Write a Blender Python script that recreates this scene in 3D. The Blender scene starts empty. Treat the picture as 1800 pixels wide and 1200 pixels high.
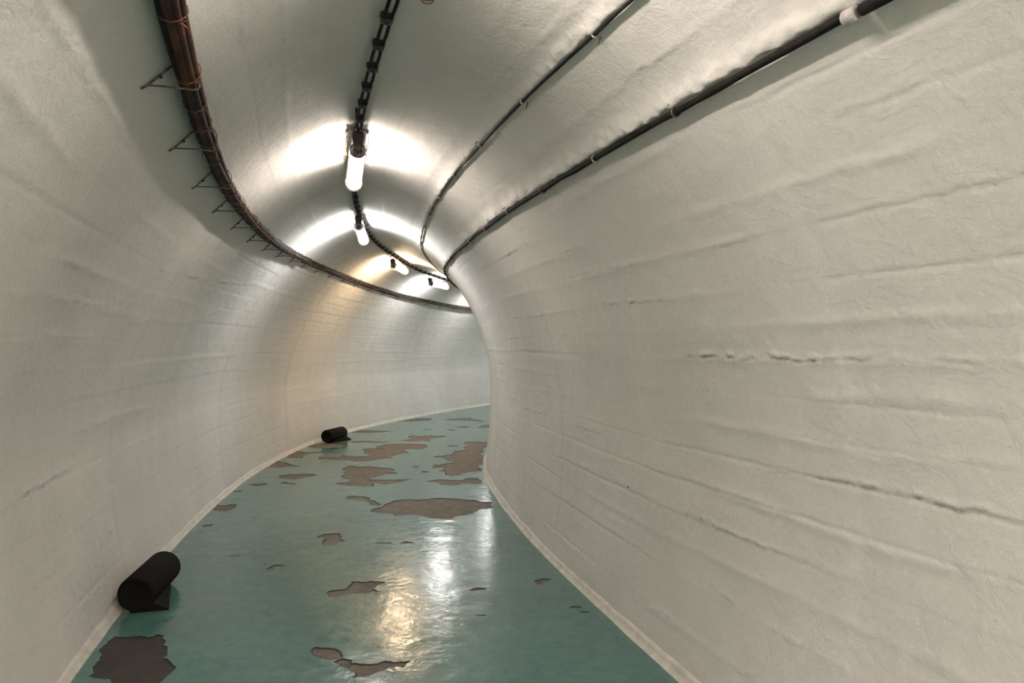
import bpy, bmesh, math, random
import numpy as np
from mathutils import Vector, Matrix
from mathutils.geometry import delaunay_2d_cdt

random.seed(7)
SC = bpy.context.scene
COL = SC.collection
HS = 1.45                     # eye height in metres; the tunnel profile below is in units of it

# ------------------------------------------------------------------ camera, world, exposure
cam_d = bpy.data.cameras.new('camera')
cam = bpy.data.objects.new('camera', cam_d)
COL.objects.link(cam)
cam_d.sensor_width = 36.0
cam_d.lens = 36.0 * 1208.5 / 1800.0
cam_d.shift_y = 8.6 / 1800.0
cam_d.clip_start = 0.02
cam.location = (0, 0, HS)
cam.rotation_euler = (math.pi / 2, 0, 0)
SC.camera = cam

world = bpy.data.worlds.new('world')
SC.world = world
world.use_nodes = True
world.node_tree.nodes['Background'].inputs[0].default_value = (0, 0, 0, 1)
world.node_tree.nodes['Background'].inputs[1].default_value = 0.0

SC.view_settings.view_transform = 'Standard'
SC.view_settings.look = 'None'
SC.view_settings.gamma = 1.0
SC.view_settings.use_curve_mapping = False
SC.view_settings.exposure = 0.0
LAMP_POWER = 6.6
SC.cycles.max_bounces = 10
SC.cycles.diffuse_bounces = 7
SC.cycles.transparent_max_bounces = 12
SC.cycles.caustics_reflective = False
SC.cycles.caustics_refractive = False
SC.cycles.sample_clamp_indirect = 6.0

# ------------------------------------------------------------------ helpers
def empty(name, loc=(0, 0, 0), rot=None):
    o = bpy.data.objects.new(name, None)
    COL.objects.link(o)
    o.empty_display_size = 0.1
    o.location = loc
    if rot is not None:
        o.rotation_euler = rot
    return o

def tag(o, label=None, cat=None, group=None, kind=None):
    if label: o['label'] = label
    if cat: o['category'] = cat
    if group: o['group'] = group
    if kind: o['kind'] = kind
    return o

def mesh_obj(name, verts, faces, mats=(), parent=None, smooth=True, fmat=None, attrs=None):
    me = bpy.data.meshes.new(name)
    if isinstance(verts, np.ndarray) and isinstance(faces, np.ndarray) and faces.shape[1] == 4:
        n, m = len(verts), len(faces)
        me.vertices.add(n); me.loops.add(m * 4); me.polygons.add(m)
        me.vertices.foreach_set('co', verts.astype(np.float32).ravel())
        me.loops.foreach_set('vertex_index', faces.astype(np.int32).ravel())
        me.polygons.foreach_set('loop_start', np.arange(0, m * 4, 4, dtype=np.int32))
        me.update(calc_edges=True)
    else:
        me.from_pydata([tuple(map(float, v)) for v in verts], [], [tuple(map(int, f)) for f in faces])
        me.update()
    if not isinstance(mats, (list, tuple)): mats = (mats,)
    for mt in mats: me.materials.append(mt)
    if fmat is not None:
        me.polygons.foreach_set('material_index', np.array(fmat, dtype=np.int32))
    me.polygons.foreach_set('use_smooth', np.full(len(me.polygons), bool(smooth)))
    if attrs:
        for k, arr in attrs.items():
            a = me.attributes.new(k, 'FLOAT', 'POINT')
            a.data.foreach_set('value', np.asarray(arr, dtype=np.float32).ravel())
    me.update()
    o = bpy.data.objects.new(name, me)
    COL.objects.link(o)
    if parent is not None: o.parent = parent
    return o

class MB:
    """Collects simple shapes into one mesh."""
    def __init__(s): s.v = []; s.f = []; s.m = []
    def add(s, v, f, mi=0):
        b = len(s.v); s.v += [tuple(p) for p in v]; s.f += [tuple(i + b for i in q) for q in f]; s.m += [mi] * len(f)
    def tube(s, pts, r, n=8, mi=0, caps=True, closed=False, squash=None):
        pts = [Vector(p) for p in pts]; k = len(pts)
        rr = r if hasattr(r, '__len__') else [r] * k
        V = []; prev = None
        for i, p in enumerate(pts):
            a = pts[(i - 1) % k] if (closed or i > 0) else p
            b = pts[(i + 1) % k] if (closed or i < k - 1) else p
            t = (b - a)
            if t.length < 1e-9: t = Vector((0, 1, 0))
            t.normalize()
            if prev is None:
                u = t.orthogonal().normalized()
            else:
                u = (prev - t * prev.dot(t))
                u = u.normalized() if u.length > 1e-6 else t.orthogonal().normalized()
            prev = u; w = t.cross(u)
            for j in range(n):
                an = 2 * math.pi * j / n
                V.append(p + (u * math.cos(an) + w * math.sin(an)) * rr[i])
        F = []
        for i in range(k if closed else k - 1):
            i2 = (i + 1) % k
            for j in range(n):
                j2 = (j + 1) % n
                F.append((i * n + j, i * n + j2, i2 * n + j2, i2 * n + j))
        if caps and not closed:
            F.append(tuple(range(n - 1, -1, -1))); F.append(tuple((k - 1) * n + j for j in range(n)))
        s.add(V, F, mi)
    def lathe(s, prof, n=24, mi=0, axis='Y', cap=True):
        V = []; F = []
        for (a, r) in prof:
            for j in range(n):
                an = 2 * math.pi * j / n
                c, q = r * math.cos(an), r * math.sin(an)
                V.append((c, a, q) if axis == 'Y' else ((c, q, a) if axis == 'Z' else (a, c, q)))
        k = len(prof)
        for i in range(k - 1):
            for j in range(n):
                j2 = (j + 1) % n
                F.append((i * n + j, (i + 1) * n + j, (i + 1) * n + j2, i * n + j2))
        if cap:
            F.append(tuple(range(n))); F.append(tuple((k - 1) * n + j for j in range(n - 1, -1, -1)))
        s.add(V, F, mi)
    def box(s, c, d, mi=0, rot=None, bev=0.0):
        x, y, z = d[0] / 2, d[1] / 2, d[2] / 2
        if bev <= 0:
            P = [(-x, -y, -z), (x, -y, -z), (x, y, -z), (-x, y, -z), (-x, -y, z), (x, -y, z), (x, y, z), (-x, y, z)]
            Fq = [(0, 3, 2, 1), (4, 5, 6, 7), (0, 1, 5, 4), (1, 2, 6, 5), (2, 3, 7, 6), (3, 0, 4, 7)]
        else:
            bm = bmesh.new()
            bmesh.ops.create_cube(bm, size=1)
            bmesh.ops.scale(bm, vec=d, verts=bm.verts)
            bmesh.ops.bevel(bm, geom=bm.edges[:], offset=bev, segments=2, affect='EDGES', profile=0.5)
            bm.verts.index_update()
            P = [tuple(v.co) for v in bm.verts]; Fq = [tuple(v.index for v in f.verts) for f in bm.faces]
            bm.free()
        R = rot or Matrix.Identity(3)
        s.add([Vector(c) + R @ Vector(p) for p in P], Fq, mi)
    def build(s, name, mats, parent=None, smooth=True):
        return mesh_obj(name, s.v, s.f, mats, parent, smooth, fmat=s.m)

def sharp(o, deg=35):
    o.data.set_sharp_from_angle(angle=math.radians(deg))
    return o

# value noise in numpy
_rs = np.random.RandomState(11)
_T = _rs.rand(256, 256)
def vnoise(x, y):
    x = np.asarray(x, float); y = np.asarray(y, float)
    xi = np.floor(x).astype(int); yi = np.floor(y).astype(int)
    fx = x - xi; fy = y - yi
    fx = fx * fx * (3 - 2 * fx); fy = fy * fy * (3 - 2 * fy)
    a = _T[xi % 256, yi % 256]; b = _T[(xi + 1) % 256, yi % 256]
    c = _T[xi % 256, (yi + 1) % 256]; d = _T[(xi + 1) % 256, (yi + 1) % 256]
    return (a * (1 - fx) + b * fx) * (1 - fy) + (c * (1 - fx) + d * fx) * fy
def fbm(x, y, o=4):
    r = 0; a = 0.5; t = 0
    for i in range(o):
        r = r + a * vnoise(x * 2 ** i + 17.3 * i, y * 2 ** i + 5.1 * i); t += a; a *= 0.5
    return r / t

JOINTS = [
(-6,1.51,1.118,1.68,1.118,1.86,1.118,2.03,1.088),
(-9,1.13,1.238,1.25,1.248,1.42,1.248,1.6,1.248,1.77,1.258),
(7,1.33,1.378,1.51,1.388,1.71,1.388,2.03,1.378),
(-7,1.28,1.528,1.39,1.518,1.57,1.528,1.86,1.528),
(-10,1.33,1.988,1.65,1.978,1.86,1.978,2.12,1.988,2.26,1.978,2.87,1.988),
(-4,2.52,2.128,2.87,2.128),
(6,1.39,2.088,1.8,2.098,2.2,2.128),
(8,1.91,2.278,2.38,2.268,2.87,2.268),
(-5,2.47,1.718,2.61,1.708),
(4,1.33,1.858,1.54,1.838,2.09,1.858,2.7,1.848),
(-7,1.94,1.538,2.23,1.538,2.58,1.528),
(7,1.33,2.238,1.6,2.268,1.83,2.298),
(-8,1.36,2.398,1.65,2.398,1.94,2.398,2.41,2.428),
(8,1.36,2.558,1.62,2.578,1.91,2.578,2.29,2.568,2.87,2.548),
(-9,2.12,2.718,2.29,2.718,2.58,2.728,2.96,2.728),
(5,1.83,2.728,1.97,2.718),
(-8,1.97,2.998,2.2,3.008,2.49,2.998,2.73,2.968),
(-6,2.32,3.198,2.49,3.228),
(-7,2.52,2.728,2.96,2.708,3.45,2.718),
(6,3.42,2.908,3.8,2.908),
(4,4.0,2.688,4.64,2.718),
(4,5.02,2.978,5.54,2.988),
(-6,2.96,3.208,3.34,3.208),
(-6,4.15,1.228,4.93,1.248),
(-6,3.42,1.378,3.89,1.358),
(-6,2.9,1.528,3.86,1.508),
(-6,2.76,1.718,3.63,1.698),
(-5,4.26,1.728,5.6,1.708),
(-6,4.06,1.858,6.32,1.888),
(4,4.41,2.028,5.19,2.028),
(-7,4.29,2.268,5.48,2.298),
(-6,4.96,2.458,5.89,2.478),
(-5,3.97,2.468,4.55,2.468),
(-9,1.83,-1.032,1.91,-1.052,2.0,-1.042,2.15,-1.052),
(7,1.91,-1.182,2.09,-1.192,2.35,-1.202,2.67,-1.202),
(-4,1.97,-1.202,2.15,-1.232),
(-6,2.38,-0.552,2.7,-0.552),
(-4,2.52,-0.392,2.78,-0.402),
(-5,2.47,-1.492,3.05,-1.502,3.86,-1.502),
(-6,2.9,-1.642,3.39,-1.642,3.94,-1.642),
(6,2.87,-1.802,3.39,-1.792,4.09,-1.812),
(-7,4.29,-1.372,5.13,-1.322,7.28,-1.202),
(-5,4.15,-1.832,4.44,-1.822),
(-5,3.02,-1.942,3.8,-1.952),
(-6,3.6,-2.112,3.94,-2.112),
(6,3.94,-2.272,4.32,-2.262,5.39,-2.262),
(-5,4.93,-1.682,5.48,-1.672,6.47,-1.492,7.54,-1.472),
(5,9.51,-2.442,10.5,-2.462),
(4,7.34,-2.082,7.8,-2.092),
(4,4.23,-1.682,4.7,-1.672),
(-7,3.28,-2.502,3.54,-2.482,4.09,-2.462),
(5,3.63,-2.662,4.18,-2.662),
(-4,4.26,-2.772,4.7,-2.772),
(-6,4.29,-2.952,4.58,-2.922),
(-7,3.25,-2.882,3.74,-2.872),
(5,3.71,-3.092,4.26,-3.122),
(4,5.08,-2.732,5.83,-2.762),
(-8,1.97,0.848,2.09,0.848,2.23,0.838),
(6,2.2,0.538,2.44,0.518,2.76,0.508),
(-5,2.15,0.628,2.29,0.618,2.61,0.618)]
PATCHES = [
('large oval bare patch on the floor, reaching the right wall',[-1.254,6.092,-1.18,6.2,-1.146,6.369,-1.115,6.457,-0.971,6.517,-0.748,6.578,-0.542,6.548,-0.349,6.487,-0.266,6.427,-0.192,6.41,-0.201,6.283,-0.184,6.146,-0.303,6.108,-0.339,5.963,-0.368,5.937,-0.451,5.888,-0.495,5.839,-0.513,5.767,-0.609,5.776,-0.725,5.839,-0.795,5.912,-0.909,5.937,-1.011,5.888,-1.036,5.963,-1.14,5.988,-1.205,6.004]),
('',[-1.591,6.609,-1.574,6.672,-1.431,6.653,-1.347,6.578,-1.362,6.517,-1.255,6.386,-1.201,6.295,-1.216,6.255,-1.302,6.295,-1.383,6.427,-1.473,6.475,-1.548,6.505]),
('',[-2.014,8.145,-1.994,8.31,-1.939,8.369,-1.848,8.27,-1.736,8.31,-1.625,8.27,-1.542,8.193,-1.419,8.164,-1.375,8.006,-1.425,7.915,-1.306,7.871,-1.309,7.81,-1.454,7.81,-1.481,7.698,-1.52,7.573,-1.562,7.476,-1.346,7.476,-1.24,7.492,-1.108,7.492,-1.159,7.374,-1.268,7.297,-1.326,7.2,-1.402,7.29,-1.49,7.275,-1.435,7.112,-1.501,7.112,-1.623,7.134,-1.701,7.149,-1.823,7.222,-1.868,7.313,-1.787,7.32,-1.739,7.374,-1.88,7.573,-1.927,7.698,-1.9,7.784,-1.953,7.933,-1.9,7.988]),
('',[-0.933,7.398,-0.876,7.429,-0.79,7.492,-0.617,7.453,-0.524,7.453,-0.47,7.573,-0.376,7.573,-0.33,7.413,-0.316,7.275,-0.374,7.222,-0.541,7.26,-0.623,7.17,-0.745,7.2,-0.77,7.297]),
('',[-0.743,10.407,-0.649,10.454,-0.376,10.376,-0.37,9.935,-0.394,9.53,-0.378,8.923,-0.348,8.006,-0.568,7.845,-0.683,7.673,-0.745,7.741,-0.77,7.915,-0.869,8.006,-0.804,8.098,-0.815,8.212,-0.941,8.193,-0.972,8.389,-0.826,8.491,-0.711,8.595,-0.857,8.811,-0.868,8.923,-1.028,9.038,-0.925,9.121,-0.787,9.277,-0.798,9.53,-0.715,9.595,-0.64,9.661,-0.625,10.078]),
('',[-2.117,9.701,-1.92,9.769,-1.794,9.688,-1.973,9.935,-1.89,10.151,-1.65,10.225,-1.255,10.195,-1.258,10.049,-1.248,9.728,-1.339,9.661,-1.485,9.701,-1.498,9.53,-1.385,9.302,-1.494,9.377,-1.538,9.18,-1.627,9.038,-1.551,8.923,-1.681,8.833,-1.691,8.789,-1.757,8.756,-2.022,8.648,-1.992,8.756,-2.174,8.756,-2.327,8.789,-2.461,8.811,-2.543,9.038,-2.238,9.015,-2.254,9.156,-2.025,9.062,-1.875,9.062,-1.977,9.277,-2.05,9.53]),
('',[-1.666,11.029,-1.63,11.26,-1.518,11.117,-1.081,11.117,-1.05,11.029,-1.239,10.892,-1.284,10.612,-1.238,10.501,-1.612,10.532,-1.712,10.612,-1.553,10.725,-1.645,10.892]),
('',[-3.02,9.038,-3.054,9.402,-3.024,9.556,-2.937,9.465,-2.762,9.402,-2.477,9.504,-2.56,9.377,-2.736,9.314,-2.765,9.156,-2.732,8.923,-2.88,8.923]),
('',[-3.021,8.491,-2.988,8.648,-2.898,8.648,-2.792,8.543,-2.679,8.409,-2.545,8.339,-2.658,8.29,-2.789,8.222,-2.924,8.241]),
('',[-2.628,7.724,-2.52,7.81,-2.447,7.784,-2.262,7.81,-2.186,7.741,-2.233,7.656,-2.303,7.573,-2.371,7.492,-2.524,7.533,-2.575,7.615]),
('',[-2.98,9.935,-2.847,10.27,-2.634,10.27,-2.443,10.18,-2.449,9.865,-2.675,9.796,-2.845,9.824]),
('',[-2.739,11.614,-2.652,11.87,-2.321,11.81,-2.028,11.81,-2.162,11.614,-2.578,11.538]),
('',[-2.25,13.262,-2.033,13.65,-1.922,13.866,-1.649,13.866,-1.616,13.466,-1.924,13.287]),
('',[-1.355,13.65,-1.09,13.866,-0.84,14.004,-0.852,13.73,-0.521,13.262,-0.717,13.338,-0.891,13.466,-1.114,13.466]),
('',[-1.022,12.351,-0.905,12.505,-0.731,12.394,-0.834,12.222]),
('',[-0.615,12.394,-0.524,12.663,-0.421,12.709,-0.403,12.179,-0.529,12.179]),
('',[-2.465,10.501,-2.288,10.532,-1.817,10.454,-1.969,10.346,-2.344,10.3]),
('',[-1.482,5.229,-1.46,5.308,-1.403,5.34,-1.334,5.328,-1.303,5.248,-1.294,5.19,-1.219,5.126,-1.27,5.114,-1.287,5.059,-1.307,5.016,-1.384,5.03,-1.402,5.077,-1.401,5.171,-1.419,5.198]),
('',[-0.828,5.066,-0.804,5.114,-0.767,5.114,-0.723,5.066,-0.773,5.052]),
('',[-1.027,5.066,-0.968,5.085,-0.924,5.074,-0.913,5.103,-0.88,5.063,-0.941,5.052]),
('',[-0.962,10.006,-0.877,10.092,-0.757,10.02,-0.863,9.935]),
('',[-1.06,7.942,-1.029,8.024,-0.946,7.951,-0.995,7.889]),
('',[-1.212,8.31,-1.153,8.319,-1.095,8.27,-1.158,8.232]),
('',[-1.578,12.012,-1.499,12.074,-1.381,12.033,-1.486,11.971]),
('',[-1.148,11.93,-1.067,11.992,-0.949,11.91,-1.056,11.87]),
('',[-2.491,7.32,-2.42,7.359,-2.355,7.297,-2.266,7.23,-2.373,7.26]),
('',[-2.774,7.21,-2.723,7.26,-2.61,7.28,-2.575,7.21,-2.648,7.112]),
('',[-2.747,6.265,-2.626,6.265,-2.579,6.317,-2.509,6.317,-2.493,6.191,-2.513,6.035,-2.634,6.083,-2.663,6.169]),
('',[-2.506,5.568,-2.447,5.616,-2.419,5.55,-2.485,5.527]),
('',[-2.167,5.22,-2.044,5.22,-2.036,5.199,-2.137,5.199]),
('',[-2.0,4.74,-1.932,4.765,-1.87,4.774,-1.923,4.744]),
('',[-2.844,6.898,-2.718,6.916,-2.71,6.871,-2.816,6.853]),
('',[-1.658,4.583,-1.633,4.571,-1.63,4.547]),
('',[-1.603,4.489,-1.594,4.516,-1.589,4.555,-1.538,4.571,-1.423,4.567,-1.504,4.543,-1.557,4.516,-1.553,4.451,-1.582,4.462]),
('dark brown stained bare patch at the bottom left of the floor',[-1.863,3.023,-1.854,3.049,-1.901,3.14,-1.933,3.237,-1.977,3.319,-1.987,3.383,-1.991,3.438,-1.865,3.449,-1.815,3.427,-1.788,3.467,-1.743,3.454,-1.706,3.383,-1.695,3.34,-1.645,3.277,-1.62,3.227,-1.623,3.197,-1.568,3.159,-1.518,3.107,-1.514,3.049,-1.52,2.963,-1.51,2.882,-1.548,2.835,-1.636,2.866,-1.733,2.971,-1.752,2.997,-1.799,3.005]),
('',[-1.094,4.047,-1.085,4.078,-0.998,4.11,-0.983,4.192,-0.989,4.242,-0.943,4.246,-0.932,4.225,-0.868,4.253,-0.776,4.232,-0.818,4.175,-0.828,4.11,-0.787,4.078,-0.846,4.037,-0.997,4.016,-1.017,3.964,-1.062,3.991]),
('',[-0.961,3.281,-0.952,3.319,-0.856,3.302,-0.809,3.261,-0.794,3.197,-0.736,3.178,-0.734,3.15,-0.587,3.174,-0.468,3.172,-0.488,3.103,-0.557,3.107,-0.592,3.067,-0.634,3.023,-0.703,3.0,-0.7,3.058,-0.74,3.103,-0.808,3.15,-0.824,3.163,-0.8,3.188,-0.89,3.194,-0.93,3.227]),
('',[-0.271,4.094,-0.228,4.126,-0.157,4.126,-0.158,4.1,-0.225,4.078]),
('',[0.135,4.242,0.178,4.294,0.248,4.287,0.199,4.242,0.178,4.175,0.156,4.192]),
('',[0.317,3.826,0.361,3.845,0.39,3.82,0.346,3.804]),
('',[0.374,3.763,0.415,3.763,0.423,3.744,0.387,3.739]),
('',[-0.2,3.717,-0.138,3.717,-0.141,3.707,-0.184,3.704]),
]

# ------------------------------------------------------------------ tunnel line and section (units of HS)
KN = np.array([-3, 0, 1.5, 3, 4, 5, 6, 7, 8, 9, 10, 11, 12, 14, 17, 22.])
TH = np.array([-38.786, -26.166, -19.775, -14.99, -11.372, -9.045, -2.219, 2.516, 10.721, 18.479, 21.365, 26.596, 33.872, 48.453, 70.326, 106.779])
K2 = np.array([1., 2.5, 4, 5.5, 7, 8.5, 10, 12.5, 15])
E2 = np.array([[-0.0185, -0.0276, -0.0088, 0.0068, 0.0415, 0.0143, -0.0051, -0.0044, -0.001],
               [-0.0413, 0.0012, 0.0025, 0.013, 0.0192, 0.0079, 0.0012, -0.0005, -0.0006],
               [-0.0099, -0.0129, -0.0001, 0.0372, 0.0374, -0.0073, -0.0264, -0.0163, -0.0016],
               [0.0031, -0.0346, -0.0203, 0.0127, 0.0254, 0.0245, 0.0003, -0.0072, -0.0039],
               [-0.0028, 0.018, 0.0199, 0.0077, -0.0257, -0.0146, -0.0038, 0.0002, 0.0011],
               [-0.006, 0.0004, 0.0074, 0.0252, -0.0098, -0.0124, -0.005, -0.0007, 0.0009]])
WBL, WM, ZS, CZ, PP, TX, TZ, PHA, PHB, WBR = 0.8994, 0.9605, -0.3776, 0.8536, 1.9452, -0.4312, 0.5649, 1.1056, 0.8758, 0.8999
SG = np.linspace(-3.75, 22, 413)
_th = np.interp(SG, KN, TH) * math.pi / 180
_th = np.convolve(np.pad(_th, 6, 'edge'), np.ones(13) / 13, 'valid')
_ds = SG[1] - SG[0]
_X = np.concatenate([[0], np.cumsum(np.sin((_th[1:] + _th[:-1]) / 2) * _ds)])
_Y = np.concatenate([[0], np.cumsum(np.cos((_th[1:] + _th[:-1]) / 2) * _ds)])
_i0 = int(np.argmin(abs(SG))); _X -= _X[_i0] - 0.3958; _Y -= _Y[_i0]
EE = [np.convolve(np.pad(np.interp(SG, K2, e), 7, 'edge'), np.ones(15) / 15, 'valid') for e in E2]
def ev(i, s): return np.interp(s, SG, EE[i])
def line(s): return np.interp(s, SG, _X), np.interp(s, SG, _Y), np.interp(s, SG, _th)

# reference section: tables of the shape parameter against p, the distance in metres from the crown
PW = {-1: 1.61, 1: PP}        # the left haunch is flatter than the right one
_t = np.linspace(1, 0, 120); _a = np.linspace(0, math.pi / 2, 200)[1:]
TAB = {}
for _sd, _w in PW.items():
    _L = [(WM - (WM - WBL) * q * q, ZS + (-1 - ZS) * q, -q) for q in _t]
    _L += [(WM * math.cos(q) ** (2 / _w), ZS + (CZ - ZS) * math.sin(q) ** (2 / _w), q) for q in _a]
    _L = np.array(_L)
    _pp = np.concatenate([[0], np.cumsum(np.hypot(*np.diff(_L[:, :2], axis=0).T))]); _pp = (_pp - _pp[-1]) * HS
    TAB[_sd] = (_L[:, 2], _pp)
PL, PR = -TAB[-1][1][0], -TAB[1][1][0]
def p_of_phi(phi): return -np.interp(phi, *TAB[1])
def xz(s, p):
    """section point (units of HS) for distance s along (units) and p across (metres, negative = left)"""
    s, p = np.broadcast_arrays(np.asarray(s, float), np.asarray(p, float))
    lf = p < 0
    k = np.where(lf, np.interp(-abs(p), TAB[-1][1], TAB[-1][0]), np.interp(-abs(p), TAB[1][1], TAB[1][0]))
    side = np.where(lf, -1.0, 1.0)
    ex = np.where(lf, 2 / PW[-1], 2 / PW[1])
    low = k < 0
    q = -k
    wb = np.where(lf, WBL + ev(0, s), WBR + ev(1, s))
    xl = WM - (WM - wb) * q * q; zl = ZS + (-1 - ZS) * q
    ph = np.clip(k, 0, math.pi / 2)
    c = CZ + ev(2, s)
    xa = WM * np.clip(np.cos(ph), 0, 1) ** ex; za = ZS + (c - ZS) * np.clip(np.sin(ph), 0, 1) ** ex
    return side * np.where(low, xl, xa), np.where(low, zl, za)
def p_at_height(s, z, side):
    """p of the skin at height z (units above eye level) on one side"""
    ps = np.linspace(0.02, 2.4, 500) * side
    zz = xz(s, ps)[1]
    return float(np.interp(-z, -zz, ps))
def nrm(s, p):
    x1, z1 = xz(s, p - 0.02); x2, z2 = xz(s, p + 0.02)
    dx, dz = x2 - x1, z2 - z1; L = np.hypot(dx, dz)
    return dz / L, -dx / L            # into the tunnel
def surf(s, p, off=0.0):
    """world point on the tunnel skin, off metres towards the inside"""
    x, z = xz(s, p)
    if np.any(off):
        nx, nz = nrm(s, p); x = x + nx * off / HS; z = z + nz * off / HS
    return sec(s, x, z)
def sec(s, x, z):
    X, Y, th = line(s)
    return np.stack(np.broadcast_arrays((X + x * np.cos(th)) * HS, (Y - x * np.sin(th)) * HS, (z + 1) * HS), -1)
def frame(s):
    X, Y, th = line(s); return Matrix(((math.cos(th), math.sin(th), 0), (-math.sin(th), math.cos(th), 0), (0, 0, 1)))

PA = lambda s: p_of_phi(PHA + ev(4, s))
PB = lambda s: p_of_phi(PHB + ev(5, s))
def tray_xz(s): return TX + 0 * s, TZ + ev(3, s) + ev(2, s)

# ------------------------------------------------------------------ materials
def mat(name):
    m = bpy.data.materials.new(name); m.use_nodes = True
    nt = m.node_tree; b = nt.nodes['Principled BSDF']
    return m, nt, b
def N(nt, typ, **kw):
    n = nt.nodes.new(typ)
    for k, v in kw.items():
        if k in n.bl_rna.properties.keys() and k != 'inputs': setattr(n, k, v)
    return n
def noise(nt, vec, scale, detail=4, rough=0.55, dist=0.0):
    n = nt.nodes.new('ShaderNodeTexNoise'); n.inputs['Scale'].default_value = scale
    n.inputs['Detail'].default_value = detail; n.inputs['Roughness'].default_value = rough
    n.inputs['Distortion'].default_value = dist
    if vec is not None: nt.links.new(vec, n.inputs['Vector'])
    return n.outputs['Fac']
def ramp(nt, fac, stops):
    r = nt.nodes.new('ShaderNodeValToRGB'); el = r.color_ramp.elements
    while len(el) < len(stops): el.new(0.5)
    for e, (p, c) in zip(el, stops):
        e.position = p; e.color = (c[0], c[1], c[2], 1) if hasattr(c, '__len__') else (c, c, c, 1)
    nt.links.new(fac, r.inputs[0]); return r.outputs[0]
def mixc(nt, fac, a, b, mode='MIX'):
    n = nt.nodes.new('ShaderNodeMix'); n.data_type = 'RGBA'; n.blend_type = mode
    for sock, v in ((n.inputs[0], fac), (n.inputs[6], a), (n.inputs[7], b)):
        if hasattr(v, 'is_linked'): nt.links.new(v, sock)
        elif hasattr(v, '__len__'): sock.default_value = (v[0], v[1], v[2], 1)
        else: sock.default_value = v
    return n.outputs[2]
def math_(nt, op, a, b=None):
    n = nt.nodes.new('ShaderNodeMath'); n.operation = op
    for i, v in enumerate((a, b)):
        if v is None: continue
        if hasattr(v, 'is_linked'): nt.links.new(v, n.inputs[i])
        else: n.inputs[i].default_value = v
    return n.outputs[0]
def bump(nt, h, strength=0.3, dist=0.01, normal=None):
    n = nt.nodes.new('ShaderNodeBump'); n.inputs['Strength'].default_value = strength; n.inputs['Distance'].default_value = dist
    nt.links.new(h, n.inputs['Height'])
    if normal is not None: nt.links.new(normal, n.inputs['Normal'])
    return n.outputs[0]
def objco(nt, sx=1, sy=1, sz=1):
    t = nt.nodes.new('ShaderNodeTexCoord'); m = nt.nodes.new('ShaderNodeMapping'); m.inputs['Scale'].default_value = (sx, sy, sz)
    nt.links.new(t.outputs['Object'], m.inputs[0]); return m.outputs[0]

def wall_material():
    m, nt, b = mat('whitewashed_concrete')
    co = objco(nt)
    big = noise(nt, co, 1.3, 5, 0.6)
    c1 = ramp(nt, big, [(0.3, WALL_A), (0.7, WALL_B)])
    fine = noise(nt, co, 55, 3, 0.7)
    c2 = mixc(nt, 0.12, c1, ramp(nt, fine, [(0.3, 0.35), (0.7, 1.0)]), 'MULTIPLY')
    at = nt.nodes.new('ShaderNodeAttribute'); at.attribute_name = 'dirt_shade'  # grime, plus crack shade painted into the colour
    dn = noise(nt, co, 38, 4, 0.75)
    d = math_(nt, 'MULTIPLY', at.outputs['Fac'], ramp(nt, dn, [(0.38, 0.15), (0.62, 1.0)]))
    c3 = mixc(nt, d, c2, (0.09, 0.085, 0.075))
    nt.links.new(c3, b.inputs['Base Color'])
    b.inputs['Roughness'].default_value = 0.62
    b.inputs['Specular IOR Level'].default_value = 0.25
    n1 = noise(nt, co, 9, 6, 0.6, 0.4)
    n2 = noise(nt, co, 95, 4, 0.75)
    n3 = noise(nt, co, 26, 5, 0.65, 0.8)
    bb = bump(nt, n1, 0.5, 0.012)
    bb = bump(nt, n3, 0.38, 0.006, bb)
    bb = bump(nt, n2, 0.55, 0.003, bb)
    nt.links.new(bb, b.inputs['Normal'])
    return m
WALL_A = (0.583, 0.567, 0.536); WALL_B = (0.663, 0.645, 0.612)

def floor_material():
    m, nt, b = mat('teal_floor_paint')
    co = objco(nt)
    c = ramp(nt, noise(nt, co, 1.1, 5, 0.6), [(0.3, (0.036, 0.120, 0.110)), (0.7, (0.068, 0.175, 0.160))])
    c = mixc(nt, 0.35, c, ramp(nt, noise(nt, co, 14, 6, 0.7), [(0.3, (0.045, 0.09, 0.08)), (0.75, (0.13, 0.23, 0.20))]))
    # scuffs: pale film and dark specks
    sc = ramp(nt, noise(nt, co, 3.3, 6, 0.75, 0.6), [(0.52, 0.0), (0.72, 0.55)])
    c = mixc(nt, sc, c, (0.125, 0.165, 0.14))
    sp = ramp(nt, noise(nt, co, 46, 2, 0.5, 1.5), [(0.24, 1.0), (0.285, 0.0)])
    c = mixc(nt, math_(nt, 'MULTIPLY', sp, 0.6), c, (0.05, 0.06, 0.05))
    nt.links.new(c, b.inputs['Base Color'])
    r = ramp(nt, noise(nt, co, 7, 5, 0.7), [(0.3, 0.11), (0.75, 0.26)])
    nt.links.new(r, b.inputs['Roughness'])
    b.inputs['IOR'].default_value = 1.6
    n1 = noise(nt, co, 5.0, 3, 0.5, 0.3)
    n2 = noise(nt, co, 24, 3, 0.6)
    n3 = noise(nt, co, 130, 2, 0.6)
    bb = bump(nt, n1, 0.28, 0.02)
    bb = bump(nt, n2, 0.26, 0.006, bb)
    bb = bump(nt, n3, 0.10, 0.0015, bb)
    nt.links.new(bb, b.inputs['Normal'])
    return m

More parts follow.
